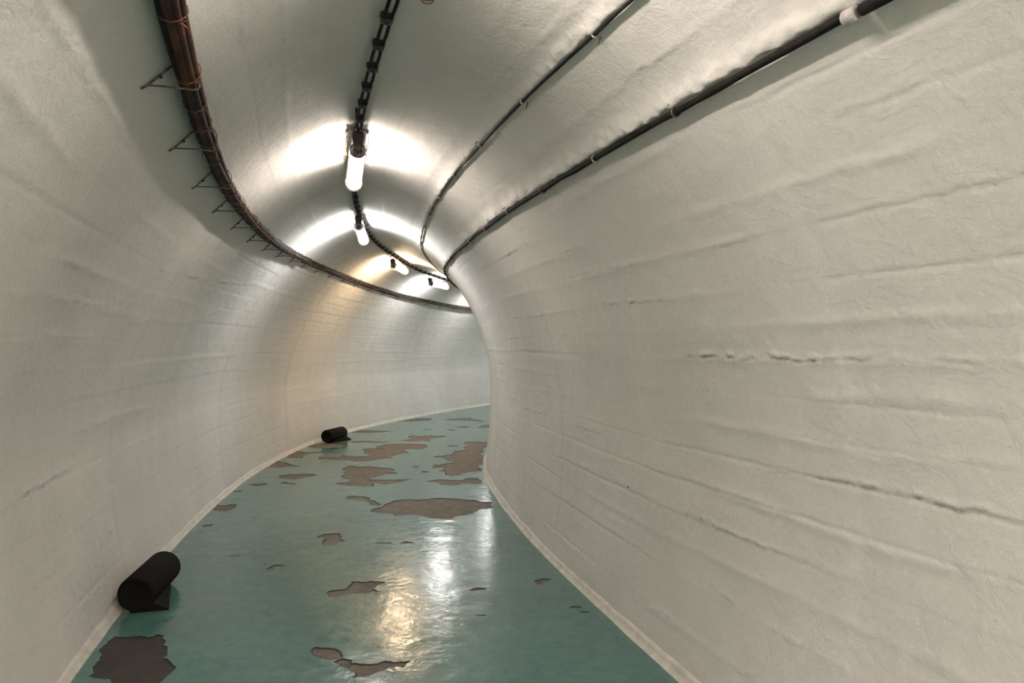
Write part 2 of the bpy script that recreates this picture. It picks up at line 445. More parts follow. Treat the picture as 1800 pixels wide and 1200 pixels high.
def simple(name, col, rough=0.6, metal=0.0, var=None, vscale=20, bmp=0.0, bscale=60, bdist=0.002, spec=0.5):
    m, nt, b = mat(name)
    b.inputs['Base Color'].default_value = (*col, 1); b.inputs['Roughness'].default_value = rough
    b.inputs['Metallic'].default_value = metal; b.inputs['Specular IOR Level'].default_value = spec
    co = objco(nt)
    if var: nt.links.new(ramp(nt, noise(nt, co, vscale, 5, 0.65), [(0.35, col), (0.65, var)]), b.inputs['Base Color'])
    if bmp: nt.links.new(bump(nt, noise(nt, co, bscale, 4, 0.65), bmp, bdist), b.inputs['Normal'])
    return m

M_WALL = wall_material()
M_FLOOR = floor_material()
M_BARE = simple('bare_screed', (0.080, 0.069, 0.053), 0.75, var=(0.150, 0.130, 0.103), vscale=11, bmp=0.5, bscale=70, bdist=0.002, spec=0.3)
M_STAIN = simple('stained_screed', (0.020, 0.0175, 0.0135), 0.6, var=(0.040, 0.035, 0.027), vscale=9, bmp=0.3, bscale=70, spec=0.3)
M_EDGE = simple('dirty_shaded_paint_edge', (0.035, 0.028, 0.022), 0.8)  # dark for the edge shadow and grime round the patches
M_COVE = simple('cement_cove', (0.47, 0.445, 0.395), 0.75, var=(0.62, 0.60, 0.55), vscale=14, bmp=0.35, bscale=40, bdist=0.004, spec=0.25)
M_BLACKCABLE = simple('black_cable_sheath', (0.006, 0.0056, 0.005), 0.7, var=(0.015, 0.0132, 0.011), vscale=30, bmp=0.4, bscale=120, bdist=0.001, spec=0.1)
M_BROWN = simple('rust_brown_sheath', (0.010, 0.006, 0.005), 0.7, var=(0.075, 0.026, 0.012), vscale=9, bmp=0.5, bscale=90, bdist=0.002, spec=0.2)
M_RUST = simple('rust', (0.10, 0.036, 0.018), 0.8, var=(0.22, 0.085, 0.035), vscale=40, bmp=0.5, bscale=120, bdist=0.001)
M_WIRE = simple('dull_steel_wire', (0.20, 0.18, 0.155), 0.45, 0.7, var=(0.07, 0.055, 0.045), vscale=35)
M_DARKMETAL = simple('dark_iron', (0.025, 0.022, 0.020), 0.5, 0.3, var=(0.06, 0.045, 0.038), vscale=30)
M_GREYPLASTIC = simple('grey_enamel', (0.10, 0.095, 0.085), 0.4, 0.2, var=(0.14, 0.13, 0.12), vscale=20)
M_COLLAR = simple('limewashed_collar', (0.44, 0.42, 0.39), 0.6, var=(0.28, 0.26, 0.235), vscale=50, bmp=0.4)
M_CANISTER = simple('matt_black_coating', (0.0095, 0.0093, 0.0082), 0.85, var=(0.0115, 0.0112, 0.010), vscale=6, bmp=0.15, bscale=200, spec=0.04)
M_REFLECTOR = simple('white_reflector', (0.8, 0.8, 0.78), 0.4)

def glow(name, col, power):
    m = bpy.data.materials.new(name); m.use_nodes = True; nt = m.node_tree; nt.nodes.clear()
    e = nt.nodes.new('ShaderNodeEmission'); e.inputs[0].default_value = (*col, 1); e.inputs[1].default_value = power * LAMP_POWER
    o = nt.nodes.new('ShaderNodeOutputMaterial'); nt.links.new(e.outputs[0], o.inputs[0]); return m
def cover_glass():
    m = bpy.data.materials.new('ribbed_cover_glass'); m.use_nodes = True; nt = m.node_tree; nt.nodes.clear()
    tr = nt.nodes.new('ShaderNodeBsdfTransparent'); tr.inputs[0].default_value = (0.96, 0.97, 0.96, 1)
    gl = nt.nodes.new('ShaderNodeBsdfGlossy'); gl.inputs['Roughness'].default_value = 0.12
    tl = nt.nodes.new('ShaderNodeBsdfTranslucent'); tl.inputs[0].default_value = (0.9, 0.9, 0.9, 1)
    m1 = nt.nodes.new('ShaderNodeMixShader'); m1.inputs[0].default_value = 0.16
    nt.links.new(tr.outputs[0], m1.inputs[1]); nt.links.new(tl.outputs[0], m1.inputs[2])
    m2 = nt.nodes.new('ShaderNodeMixShader'); m2.inputs[0].default_value = 0.10
    geo = nt.nodes.new('ShaderNodeNewGeometry'); fr = nt.nodes.new('ShaderNodeFresnel')
    ior = math_(nt, 'ADD', math_(nt, 'MULTIPLY', geo.outputs['Backfacing'], 1 / 1.9 - 1.9), 1.9)   # the same thin-sheet reflectance from both sides
    nt.links.new(ior, fr.inputs[0]); nt.links.new(fr.outputs[0], m2.inputs[0])
    nt.links.new(m1.outputs[0], m2.inputs[1]); nt.links.new(gl.outputs[0], m2.inputs[2])
    o = nt.nodes.new('ShaderNodeOutputMaterial'); nt.links.new(m2.outputs[0], o.inputs[0]); return m
M_GLASS = cover_glass()
TUBE_WARM = glow('tube_warm_white', (1.0, 0.86, 0.775), 37)
TUBE_BRIGHT = glow('tube_bright_warm_white', (1.0, 0.87, 0.79), 335)
TUBE_NEAR = glow('tube_warm_white_near', (1.0, 0.86, 0.775), 46)
TUBE_COOL = glow('tube_cool_white', (1.0, 0.97, 0.96), 80)
TUBE_AMBER = glow('tube_amber', (1.0, 0.70, 0.45), 88)

# ------------------------------------------------------------------ tunnel skin
def skin_relief(s, p):
    """metres of plaster proud of the mean surface, and grime plus painted crack shade 0..1"""
    sm = s * HS
    h = 0.010 * (fbm(sm * 1.1 + 40, p * 1.6 + 9, 4) - 0.5) + 0.004 * (fbm(sm * 6 + 3, p * 7, 3) - 0.5)
    dirt_shade = np.zeros_like(h)
    # imprints of the formwork boards
    lines = np.array([-3.09, -2.92, -2.77, -2.66, -2.48, -2.27, -2.11, -1.94, -1.80, -1.64, -1.49, -1.34, -1.19, -1.03, -0.89, -0.72, -0.535, -0.38,
                      -0.22, -0.08, 0.07, 0.22, 0.37, 0.51, 0.62, 0.845, 0.97, 1.115, 1.25, 1.38, 1.525, 1.71, 1.85, 1.985, 2.13, 2.27, 2.405, 2.56, 2.72, 2.85, 2.99, 3.21])
    wob = 0.018 * (fbm(sm * 0.9, p * 0 + 3, 3) - 0.5) + 0.010 * (fbm(sm * 5, p * 0 + 8, 3) - 0.5)
    PC = p[0]                                     # p is nearly the same in every row; windows are cut with a margin
    SR = sm[:, 0]
    def window(p0, p1, s0, s1):
        c = np.where((PC > p0 - 0.16) & (PC < p1 + 0.16))[0]; r = np.where((SR >= s0) & (SR <= s1))[0]
        if len(c) == 0 or len(r) == 0: return None
        return slice(r[0], r[-1] + 1), slice(c[0], c[-1] + 1)
    def rowfbm(row, y, o): return fbm(row, 0 * row + y, o)[:, None]
    for k, l in enumerate(lines):
        W_ = window(l, l, -99, 99)
        if W_ is None: continue
        P_, S_, wo = p[W_], sm[W_], wob[W_]; s1 = S_[:, 0]
        w = P_ - l - wo - 0.006 * (rowfbm(s1 * 18 + k, k, 3) - 0.5)
        a = rowfbm(s1 * 0.75 + 31 * k, k * 1.7, 3)
        br = 0.4 + 1.2 * fbm(S_ * 17 + k, P_ * 9, 2)
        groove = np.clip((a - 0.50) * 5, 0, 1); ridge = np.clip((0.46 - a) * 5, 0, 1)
        cf = np.where(abs(l) < 0.9, 0.55, 1.0)
        h[W_] -= cf * 0.0024 * groove * br * np.exp(-(w / 0.008) ** 2)
        h[W_] += cf * 0.0024 * ridge * br * np.exp(-(w / 0.020) ** 2)
        st = rowfbm(s1 * 0.45 + 7 * k, 3.3 * k, 1) - 0.5
        h[W_] += 0.0020 * st * np.tanh(w / 0.007) * np.exp(-(w / 0.07) ** 2)
        dirt_shade[W_] += 0.07 * groove * br * np.exp(-(w / 0.011) ** 2)  # darkens the grooves: crack shade and grime put into the colour
    for J in JOINTS:
        amp = J[0]; q = np.array(J[1:]).reshape(-1, 2)
        if q[-1, 0] - q[0, 0] < 1e-6: continue
        W_ = window(q[:, 1].min(), q[:, 1].max(), q[0, 0] - 0.1, q[-1, 0] + 0.1)
        if W_ is None: continue
        P_, S_, wo = p[W_], sm[W_], wob[W_]; s1 = S_[:, 0]
        pc = np.interp(s1, q[:, 0], q[:, 1])[:, None]
        w = P_ - pc - 0.35 * wo - 0.016 * (rowfbm(s1 * 7 + amp, 0, 3) - 0.5) - 0.014 * (rowfbm(s1 * 28 + amp, 3, 2) - 0.5) - 0.010 * (fbm(S_ * 60 + amp, P_ * 4, 2) - 0.5)
        lim = (np.clip((s1 - q[0, 0]) / 0.30 + 0.35, 0, 1) * np.clip((q[-1, 0] - s1) / 0.30 + 0.35, 0, 1))[:, None]
        rag = (0.05 + 3.0 * np.clip(fbm(S_ * 30 + 5 * amp, P_ * 34, 3) - 0.32, 0, 1)) * np.clip(3.4 * rowfbm(s1 * 2.6 + 3 * amp + pc[0, 0] * 9, amp, 2) - 0.9, 0.12, 1.6)
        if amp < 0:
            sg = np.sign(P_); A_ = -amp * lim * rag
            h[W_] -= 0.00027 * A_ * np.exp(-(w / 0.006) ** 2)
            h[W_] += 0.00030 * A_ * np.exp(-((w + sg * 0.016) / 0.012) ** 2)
            dirt_shade[W_] += 0.018 * A_ * np.exp(-((w + sg * .003) / 0.008) ** 2) + 0.012 * A_ * np.exp(-(w / 0.022) ** 2)  # crack shade painted along the joint, with some grime
        else:
            ragr = 0.5 + 0.9 * (fbm(S_ * 9 + 5 * amp, P_ * 12, 3) - 0.2)
            h[W_] += 0.00060 * amp * lim * ragr * np.exp(-(w / 0.022) ** 2)
    # pour joints across the tunnel
    for k, c in enumerate([-3.6, -1.2, 1.05, 1.9, 3.35, 4.65, 5.55, 7.35, 8.2, 9.6, 11.0, 12.4, 13.9, 15.2, 17.0]):
        w = sm - c - 0.05 * (fbm(p * 1.5 + k, 0 * p, 3) - 0.5)
        e = np.exp(-(w / 0.30) ** 2)
        h += 0.0022 * (1 if k % 2 else -1) * np.tanh(w / 0.018) * e
        dirt_shade += 0.05 * np.exp(-(w / 0.02) ** 2) * np.clip(fbm(p * 2 + k, 0 * p, 2) * 3 - 1.2, 0, 1)
    # plaster thrown along the upper edge of the two embedded cables
    for k, (pf, wd, am, dd) in enumerate(((PA, 0.022, 0.013, 0.013), (PB, 0.030, 0.019, 0.020))):
        w = p - (pf(s) - dd)
        cc = np.where(np.abs(w).min(axis=0) < 0.14)[0]
        if len(cc) == 0: continue
        c_ = slice(cc[0], cc[-1] + 1); wv = w[:, c_]; sv = sm[:, c_]; pv = p[:, c_]
        wv = wv - 0.012 * (fbm(sv * 26 + k, pv * 5, 3) - 0.5)
        rag = 0.25 + 1.5 * fbm(sv * 5 + k * 3, pv * 3 + k, 3) * (0.45 + 1.1 * fbm(sv * 34, pv * 44, 3))
        fade = np.clip((7.6 - sv) / 3.0, 0.25, 1) * np.clip((fbm(sv * 1.1 + 4 * k, 0 * pv, 2) - 0.2) * 3, 0.25, 1)
        h[:, c_] += am * rag * fade * np.where(wv < 0, np.exp(-(wv / (wd * 1.6)) ** 2), np.exp(-(wv / (wd * 0.35)) ** 2))
        dirt_shade[:, c_] += 0.10 * fade * np.exp(-((wv - dd) / 0.012) ** 2)
    # soot along the crown cable and the left rack, scuffed foot of the wall
    dirt_shade += 0.15 * np.exp(-(p / 0.05) ** 2) * fbm(sm * 3, p * 8, 3)
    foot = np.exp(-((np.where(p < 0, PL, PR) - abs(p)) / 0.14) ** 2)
    dirt_shade += foot * 0.22 * np.clip(fbm(sm * 1.7, p * 3, 3) * 2.4 - 0.9, 0, 1)
    dirt_shade += 0.30 * np.exp(-(((sm - 4.15) / 0.33) ** 2 + ((p + 3.10) / 0.16) ** 2))  # dark spot on the left wall beside the nearer canister
    dirt_shade += 0.10 * np.clip(fbm(sm * 0.8 + 60, p * 1.5 + 2, 4) * 3.2 - 1.9, 0, 1)
    edge = np.where(p < 0, PL, PR) - abs(p)
    h = h * np.clip((edge - 0.02) / 0.14, 0.0, 1)
    return h, np.clip(dirt_shade, 0, 0.85)

s_vals = np.concatenate([np.arange(-3.7, 0.2, 0.05), np.arange(0.2, 4.2, 0.0085), np.arange(4.2, 8, 0.014), np.arange(8, 13, 0.03), np.arange(13, 19.0, 0.08)])
def p_tray(s): return -1.02 + 0 * s
def skin(name, pa, pb, n):
    u = np.linspace(0, 1, n)[None, :]; s = s_vals[:, None]
    p = pa(s) * (1 - u) + pb(s) * u
    s = s + 0 * p
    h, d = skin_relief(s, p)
    V = surf(s, p, h).reshape(-1, 3)
    ns = len(s_vals); idx = np.arange(ns * n).reshape(ns, n)
    F = np.stack([idx[:-1, :-1], idx[:-1, 1:], idx[1:, 1:], idx[1:, :-1]], -1).reshape(-1, 4)
    o = mesh_obj(name, V, F, M_WALL, attrs={'dirt_shade': d})
    return tag(o, kind='structure')
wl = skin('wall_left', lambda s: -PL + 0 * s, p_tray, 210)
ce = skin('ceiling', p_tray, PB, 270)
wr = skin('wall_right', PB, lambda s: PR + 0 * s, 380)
tag(wl, 'white limewashed curving left wall with board marks')
tag(wr, 'white limewashed curving right wall with cracked board joints')
tag(ce, 'vaulted limewashed tunnel ceiling')

def end_cap(name, s):
    p = np.linspace(-PL, PR, 60)
    V = [tuple(v) for v in surf(s + 0 * p, p)]
    tag(mesh_obj(name, V, [tuple(range(len(V)))], M_WALL, smooth=False), 'plain limewashed end of the tunnel out of sight', kind='structure')
end_cap('wall_back', s_vals[0]); end_cap('wall_end', s_vals[-1])

# cement coves at the foot of both walls
def cove(name, side):
    ss = np.concatenate([np.arange(-3.7, 0.2, 0.1), np.arange(0.2, 8, 0.02), np.arange(8, 19, 0.08)])
    prof = [(0.0, 0.050), (0.0005, 0.040), (0.003, 0.028), (0.009, 0.014), (0.017, 0.005), (0.022, -0.004)]   # inwards, up
    V = []
    for s in ss:
        wbf = (WBL + float(ev(0, s))) if side < 0 else (WBR + float(ev(1, s)))
        k = 0.75 + 0.8 * float(fbm(s * 2 + 5 * side, 0.3, 3)); k2 = 1 + 0.5 * (float(fbm(s * 7, 2.2 + side, 3)) - 0.5)
        for i, (a, b_) in enumerate(prof):
            inn = a * k if i else -0.006
            if i == 5: inn = max(inn * k2, 0.02)
            q = (b_ * k2) / HS if b_ > 0 else b_ / HS
            zz = -1 + q; tpar = (zz - ZS) / (-1 - ZS); tpar = min(tpar, 1.0)
            x = WM - (WM - wbf) * tpar * tpar
            inn = inn + (0.004 if i else 0.0)
            V.append(sec(s, side * (x - (inn + (0.004 if i in (1, 2) else 0)) / HS), zz))
    n = len(prof); F = []
    for i in range(len(ss) - 1):
        for j in range(n - 1):
            F.append((i * n + j, i * n + j + 1, (i + 1) * n + j + 1, (i + 1) * n + j))
    o = mesh_obj(name, V, F, M_COVE)
    tag(o, kind='structure')
cove('baseboard_left', -1); cove('baseboard_right', 1)

# ------------------------------------------------------------------ floor: coat of paint with holes, bare screed in them
def jag(pts, amp, it=3):
    P = [np.array(q) for q in pts]
    for k in range(it):
        Q = []
        for i in range(len(P)):
            a, b_ = P[i], P[(i + 1) % len(P)]
            d = b_ - a; L = np.hypot(*d)
            Q.append(a)
            if L > 0.02:
                m = (a + b_) / 2 + np.array([-d[1], d[0]]) * random.uniform(-amp, amp)
                Q.append(m)
        P = Q
    return P
def area(P): return 0.5 * sum(P[i][0] * P[(i + 1) % len(P)][1] - P[(i + 1) % len(P)][0] * P[i][1] for i in range(len(P)))
def offset(P, d):
    n = len(P); out = []
    for i in range(n):
        t = P[(i + 1) % n] - P[i - 1]; L = np.hypot(*t) or 1
        out.append(P[i] + np.array([t[1], -t[0]]) / L * d)
    return out
patches = []
for lab, q in PATCHES:
    P = [np.array(v) for v in zip(q[0::2], q[1::2])]
    if area(P) < 0: P = P[::-1]
    patches.append((lab, jag(P, 0.16)))
# a few more flaked spots behind the bend and behind the camera
for k in range(26):
    s = random.choice([random.uniform(12, 18), random.uniform(-3, 0.6)]); x = random.uniform(-0.7, 0.7)
    c = sec(s, x, -1)[:2]; th = float(line(s)[2])
    R_ = random.uniform(0.03, 0.22); pts = []
    for j in range(11):
        an = 2 * math.pi * j / 11; rr = R_ * random.uniform(0.5, 1.2)
        pts.append(np.array([c[0] + rr * 1.3 * math.cos(an), c[1] + rr * math.sin(an)]))
    patches.append(('', jag(pts, 0.15, 2)))
ss = np.concatenate([np.arange(-3.7, 19.0, 0.05)])
Lp = sec(ss, -(WBL + ev(0, ss)) - 0.01, -1)[:, :2]; Rp = sec(ss, (WBR + ev(1, ss)) + 0.01, -1)[:, :2]
outline = [np.array(v) for v in Rp] + [np.array(v) for v in Lp[::-1]]
verts = []; polys = []
for P in [outline] + [p for _, p in patches]:
    polys.append(list(range(len(verts), len(verts) + len(P)))); verts += [Vector((float(v[0]), float(v[1]))) for v in P]
vo, eo, fo, ov, oe, of = delaunay_2d_cdt(verts, [], polys, 1, 1e-5)
FT = 0.005
keep = [f for f, o_ in zip(fo, of) if list(o_) == [0]]
V = [(v.x, v.y, 0.0) for v in vo]; nb = len(V)
cnt = {}
for f in keep:
    for i in range(len(f)):
        a, b_ = f[i], f[(i + 1) % len(f)]; cnt[(a, b_)] = 1
F = list(keep); fm = [0] * len(F)
V += [(v[0], v[1], -FT) for v in V[:nb]]
for (a, b_) in cnt:
    if (b_, a) not in cnt: F.append((b_, a, a + nb, b_ + nb)); fm.append(1)
floor = mesh_obj('floor', V, F, (M_FLOOR, M_EDGE), smooth=False, fmat=fm)
tag(floor, 'glossy teal painted tunnel floor with peeling paint', kind='structure')
for k, (lab, P) in enumerate(patches):
    big = abs(area(P)) > 0.004
    O = offset(P, 0.004)
    vv = [Vector((float(v[0]), float(v[1]))) for v in O]
    v2, e2, f2, *_r = delaunay_2d_cdt(vv, [], [list(range(len(vv)))], 1, 1e-6)
    m_ = M_STAIN if 'stained' in lab else M_BARE
    o = mesh_obj('bare_patch', [(v.x, v.y, -FT + 0.0005) for v in v2], list(f2), m_, parent=floor, smooth=False)
    if lab: o['label'] = lab
    if 'stained' in lab: continue
    # dark rim just inside the hole: edge shadow and grime painted in
    inn = offset(P, -0.009 if big else -0.004); n = len(P)
    vv = [(*map(float, q), -FT + 0.0012) for q in O] + [(*map(float, q), -FT + 0.0012) for q in inn]
    ff = [(i, (i + 1) % n, n + (i + 1) % n, n + i) for i in range(n)]
    mesh_obj('dirty_shaded_rim', vv, ff, M_EDGE, parent=o, smooth=False)

# ------------------------------------------------------------------ canisters on the floor
def canister(label, a, b_, foot_near):
    """a, b_: floor points (x, y) under the two ends"""
    a = Vector((a[0], a[1], 0)); b_ = Vector((b_[0], b_[1], 0)); L = (b_ - a).length; R_ = 0.098
    ang = math.atan2((b_ - a).x, (b_ - a).y)
    root = tag(empty('canister', (a + b_) / 2, (0, 0, -ang)), label, 'canister', 'black canisters by the left wall')
    h = L / 2
    mb = MB()
    prof = [(-h - 0.001, R_ * 0.80), (-h + 0.004, R_ * 0.93), (-h + 0.014, R_), (h - 0.014, R_), (h - 0.004, R_ * 0.93), (h + 0.001, R_ * 0.80)]
    mb.lathe(prof, 48, cap=False)
    mb.v = [(x, y, z + R_ + 0.002) for x, y, z in mb.v]
    sharp(mb.build('body', M_CANISTER, root), 40)
    for sg in (-1, 1):
        e = MB(); pr = [(sg * (h + 0.001), R_ * 0.80), (sg * (h - 0.006), R_ * 0.78), (sg * (h - 0.006), 0.002)]
        if sg > 0: e.lathe(pr, 40, cap=False)
        else: e.lathe(pr[::-1], 40, cap=False)
        e.v = [(x, y, z + R_ + 0.002) for x, y, z in e.v]
        e.build('end_disc', M_CANISTER, root)
    # wedge foot that keeps it from rolling: a sloping plate running out to one corner
    y0 = -h if foot_near else h; d = 1 if foot_near else -1
    pts = [(-0.03, y0 - 0.0 * d), (0.165, y0 + 0.012 * d), (0.115, y0 + 0.20 * d), (0.075, y0 + 0.36 * d), (-0.03, y0 + 0.40 * d)]
    m = MB(); n = len(pts)
    lo = [(x, y, 0.001) for x, y in pts]
    hi = [(pts[0][0], pts[0][1], 0.10), (0.163, pts[1][1], 0.008), (0.113, pts[2][1], 0.012), (0.073, pts[3][1], 0.04), (-0.03, pts[4][1], 0.10)]
    F_ = [tuple(range(n))[::-1], tuple(range(n, 2 * n))] + [(i, (i + 1) % n, n + (i + 1) % n, n + i) for i in range(n)]
    m.add(lo + hi, F_)
    m.build('wedge_foot', M_CANISTER, root, smooth=False)
    return root
canister('black cylindrical canister on the floor against the left wall, nearest the viewer', (-1.412 * HS, 2.58 * HS), (-1.472 * HS, 2.91 * HS), True)
canister('small distant black canister lying by the left wall where the amber light falls', (-1.916 * HS, 7.10 * HS), (-1.832 * HS, 7.424 * HS), False)

# ------------------------------------------------------------------ cable rack along the left haunch
rack = tag(empty('cable_rack', tuple(map(float, sec(1.7, TX, TZ)))), 'rust brown bundle of cables on wire brackets along the upper left wall', 'cable rack')
inv_rack = Matrix.Translation(-Vector(rack.location))
def shift(mb, loc): mb.v = [tuple(Vector(p) - Vector(loc)) for p in mb.v]; return mb
rl = rack.location.copy()
def rack_pts(s):
    """outer edge P3, inner wall point P1, lower wall point P2, as section coordinates"""
    tx, tz = tray_xz(s); tx = float(tx); tz = float(tz)
    p1 = p_at_height(s, tz + 0.052, -1); p2 = p_at_height(s, tz - 0.002, -1)
    x1, z1 = map(float, xz(s, p1)); x2, z2 = map(float, xz(s, p2))
    return (tx, tz), (x1, z1, p1), (x2, z2, p2)
srun = np.concatenate([np.arange(-3.6, 1.0, 0.08), np.arange(1.0, 6, 0.025), np.arange(6, 18.5, 0.06)])
def P3(s, x, z): return tuple(map(float, sec(s, x, z)))
# u along P1->P3 (0 wall .. 1 outer edge), v down across it, in metres
def in_rack(s, u, v):
    (tx, tz), (x1, z1, _p1), _ = rack_pts(s)
    dx, dz = tx - x1, tz - z1; L = math.hypot(dx, dz)
    nx, nz = dz / L, -dx / L
    if nz > 0: nx, nz = -nx, -nz
    return P3(s, x1 + dx * u + nx * v / HS, z1 + dz * u + nz * v / HS)
cab = [(0.16, -0.002, 0.014, M_BLACKCABLE), (0.34, 0.004, 0.015, M_BLACKCABLE), (0.52, 0.004, 0.016, M_BLACKCABLE), (0.68, 0.002, 0.013, M_BROWN), (0.77, -0.010, 0.011, M_BROWN), (0.30, -0.020, 0.014, M_BLACKCABLE), (0.50, -0.024, 0.016, M_BLACKCABLE), (0.68, -0.028, 0.012, M_BROWN)]
for k, (u, v_, r, m_) in enumerate(cab):
    mb = MB(); pts = []; rr = []
    for s in srun:
        w1 = 0.07 * (float(vnoise(s * 2.1 + 9 * k, 1.0 + k)) - 0.5); w2 = 0.012 * (float(vnoise(s * 2.6 + 3 * k, 5.0 + k)) - 0.5)
        pts.append(in_rack(s, u + w1, v_ + w2)); rr.append(r * (0.92 + 0.16 * float(vnoise(s * 9 + k, 2.0))))
    mb.tube(pts, rr, 9)
    o = shift(mb, rl).build('cable', m_, rack)
    if m_ is M_BROWN: o['label'] = 'rust brown cable at the outer edge'
br_s = [1.705 + 0.42 * k for k in range(-12, 40)]
for k, s in enumerate(br_s):
    (tx, tz), (x1, z1, p1), (x2, z2, p2) = rack_pts(s)
    def W(x, z, ds=0.0): return P3(s + ds, x, z)
    A1 = tuple(map(float, surf(s, p1, 0.006))); A2 = tuple(map(float, surf(s, p2, 0.008)))
    mb = MB(); R_ = 0.0028
    # flat leg against the wall, running past the lower corner
    tail = tuple(map(float, surf(s, p2 - 0.022, 0.004)))
    mb.tube([tuple(map(float, surf(s, p1 + 0.02, 0.004))), A1, A2, tail], R_ * 1.25, 6)
    mb.tube([A2, W(x2 + (tx - x2) * 0.5, z2 + (tz - z2) * 0.5 - 0.003), W(tx + 0.002, tz - 0.005), W(tx + 0.011, tz - 0.002), W(tx + 0.014, tz + 0.004), W(tx + 0.008, tz + 0.009)], R_, 6)
    o = shift(mb, rl).build('bracket', M_WIRE, rack)
    mb = MB()
    mid = Vector(surf(s, (p1 + p2) / 2 - 0.01, 0.006)); nx = Vector(surf(s, (p1 + p2) / 2 - 0.01, 0.016)) - mid
    mb.tube([mid, mid + nx], 0.006, 6)
    shift(mb, rl).build('bolt', M_DARKMETAL, o)
    # hanging wire loops that hold the bundle, with twisted ends standing up at the outer edge
    for j, ds in enumerate((0.0, 0.16, 0.30)):
        if j == 2 and (k % 2): continue
        mb = MB(); ring = []
        for q in range(13):
            an = 2 * math.pi * q / 12
            ring.append(in_rack(s + ds + 0.010 * math.sin(an + k), 0.50 + 0.40 * math.cos(an), -0.014 + 0.038 * math.sin(an) + (0.004 if j else 0)))
        mb.tube(ring[:-1], 0.0017 if j else 0.0022, 5, closed=True)
        e0 = Vector(in_rack(s + ds, 0.88, -0.01)); e1 = Vector(in_rack(s + ds + 0.008, 0.96 + 0.10 * random.random(), -0.020 - 0.008 * random.random()))
        mb.tube([e0, (e0 + e1) / 2 + Vector((0, 0, 0.004)), e1], 0.0018, 5)
        e2 = Vector(in_rack(s + ds - 0.012, 0.98, -0.018 - 0.01 * random.random()))
        mb.tube([e0, e2], 0.0016, 5)
        shift(mb, rl).build('wire_tie', M_WIRE if (k + j) % 3 else M_RUST, rack)

# ------------------------------------------------------------------ twin cable along the crown
crown = tag(empty('crown_cable', P3(1.9, 0, CZ)), 'twin black cables clamped along the crown between the lamps', 'cable')
cl = crown.location.copy()
def crown_pt(s, x, drop):
    z = CZ + float(ev(2, s)) - abs(x) ** 1.72 * 0 - drop / HS
    return P3(s, x / HS, z)
scr = np.concatenate([np.arange(-3.6, 1.2, 0.06), np.arange(1.2, 9.5, 0.02), np.arange(9.5, 18.5, 0.06)])
def wander(s): return 0.012 * (float(vnoise(s * 1.3, 9.5)) - 0.5)
clamp_s = [1.878 + 0.16 * k for k in range(-34, 104)]
for side in (-1, 1):
    mb = MB(); pts = []
    for s in scr:
        f = (s - 1.878) / 0.16; f = abs(f - round(f)) * 2
        pts.append(crown_pt(s, side * (0.0125 + 0.002 * f) + wander(s), 0.026 + 0.005 * f * float(vnoise(s * 4, side + 2.0))))
    mb.tube(pts, 0.0068, 8)
    shift(mb, cl).build('cable', M_BLACKCABLE, crown)
ck = MB(); ck.box((0, 0, -0.012), (0.050, 0.028, 0.020), bev=0.003); ck.box((0, 0, -0.030), (0.044, 0.034, 0.016), bev=0.004)
ck.tube([(0, 0, -0.036), (0, 0, -0.043)], 0.006, 8)
c0 = ck.build('clamp', M_DARKMETAL, crown); sharp(c0)
for k, s in enumerate(clamp_s):
    o = c0 if k == 0 else c0.copy()
    if k: COL.objects.link(o); o.parent = crown
    o.location = Vector(crown_pt(s, wander(s), 0.0)) - cl
    o.rotation_euler = (random.uniform(-.05, .05), random.uniform(-.08, .08), -float(line(s)[2]) + random.uniform(-.08, .08))

# ------------------------------------------------------------------ the two cables let into the plaster on the right
def wall_run(name, label, PF, r0, off0, s0, s1, seedk, clips, mat_, wob=0.006):
    root = tag(empty(name, tuple(map(float, surf(max(s0, 1.5), PF(max(s0, 1.5)), 0.0)))), label, 'cable')
    loc = root.location.copy()
    ss_ = np.concatenate([np.arange(s0, 8.5, 0.02), np.arange(8.5, s1, 0.07)])
    mb = MB(); pts = []; rr = []
    for s in ss_:
        w = wob * 2 * (float(fbm(s * 3.1 + seedk, seedk, 2)) - 0.5)
        o_ = off0 + 0.010 * (float(fbm(s * 2.0 + 7 + seedk, 3.0, 2)) - 0.5)
        pts.append(tuple(map(float, surf(s, PF(s) + w, o_)))); rr.append(r0 * (0.88 + 0.24 * float(vnoise(s * 12, seedk))))
    mb.tube(pts, rr, 9)
    shift(mb, loc).build('sheath', mat_, root)
    for s in clips:
        w = wob * 2 * (float(fbm(s * 3.1 + seedk, seedk, 2)) - 0.5)
        o_ = off0 + 0.010 * (float(fbm(s * 2.0 + 7 + seedk, 3.0, 2)) - 0.5)
        mb = MB(); R_ = r0 + 0.003
        c = Vector(surf(s, PF(s) + w, o_)); nn = (Vector(surf(s, PF(s) + w, o_ + 0.02)) - c).normalized(); tt = (Vector(surf(s, PF(s) + w + 0.02, o_)) - c).normalized()
        arc = [c + nn * -o_ * 0.9 - tt * R_] + [c + (nn * math.sin(a) - tt * math.cos(a)) * R_ for a in np.linspace(0, math.pi, 7)] + [c - nn * o_ * 0.9 + tt * R_]
        mb.tube(arc, 0.0028, 6)
        o = shift(mb, loc).build('clip', M_COLLAR if random.random() < 0.5 else M_WIRE, root)
        mb = MB(); sg = random.choice((-1, 1)); n0 = c - nn * o_ * 0.8 + tt * sg * (R_ + 0.012)
        mb.tube([n0, n0 + nn * random.uniform(0.012, 0.03) + tt * sg * 0.008], 0.002, 5)
        shift(mb, loc).build('nail', M_DARKMETAL, o)
    return root, loc
S_COL = 1.0
wall_run('plastered_cable', 'thin dark cable half buried in plaster on the upper right vault', PA, 0.0058, 0.011, -3.6, 18.4, 3.0, [0.6 + 0.47 * k for k in range(28)], M_BLACKCABLE)
S_COL = 0.99
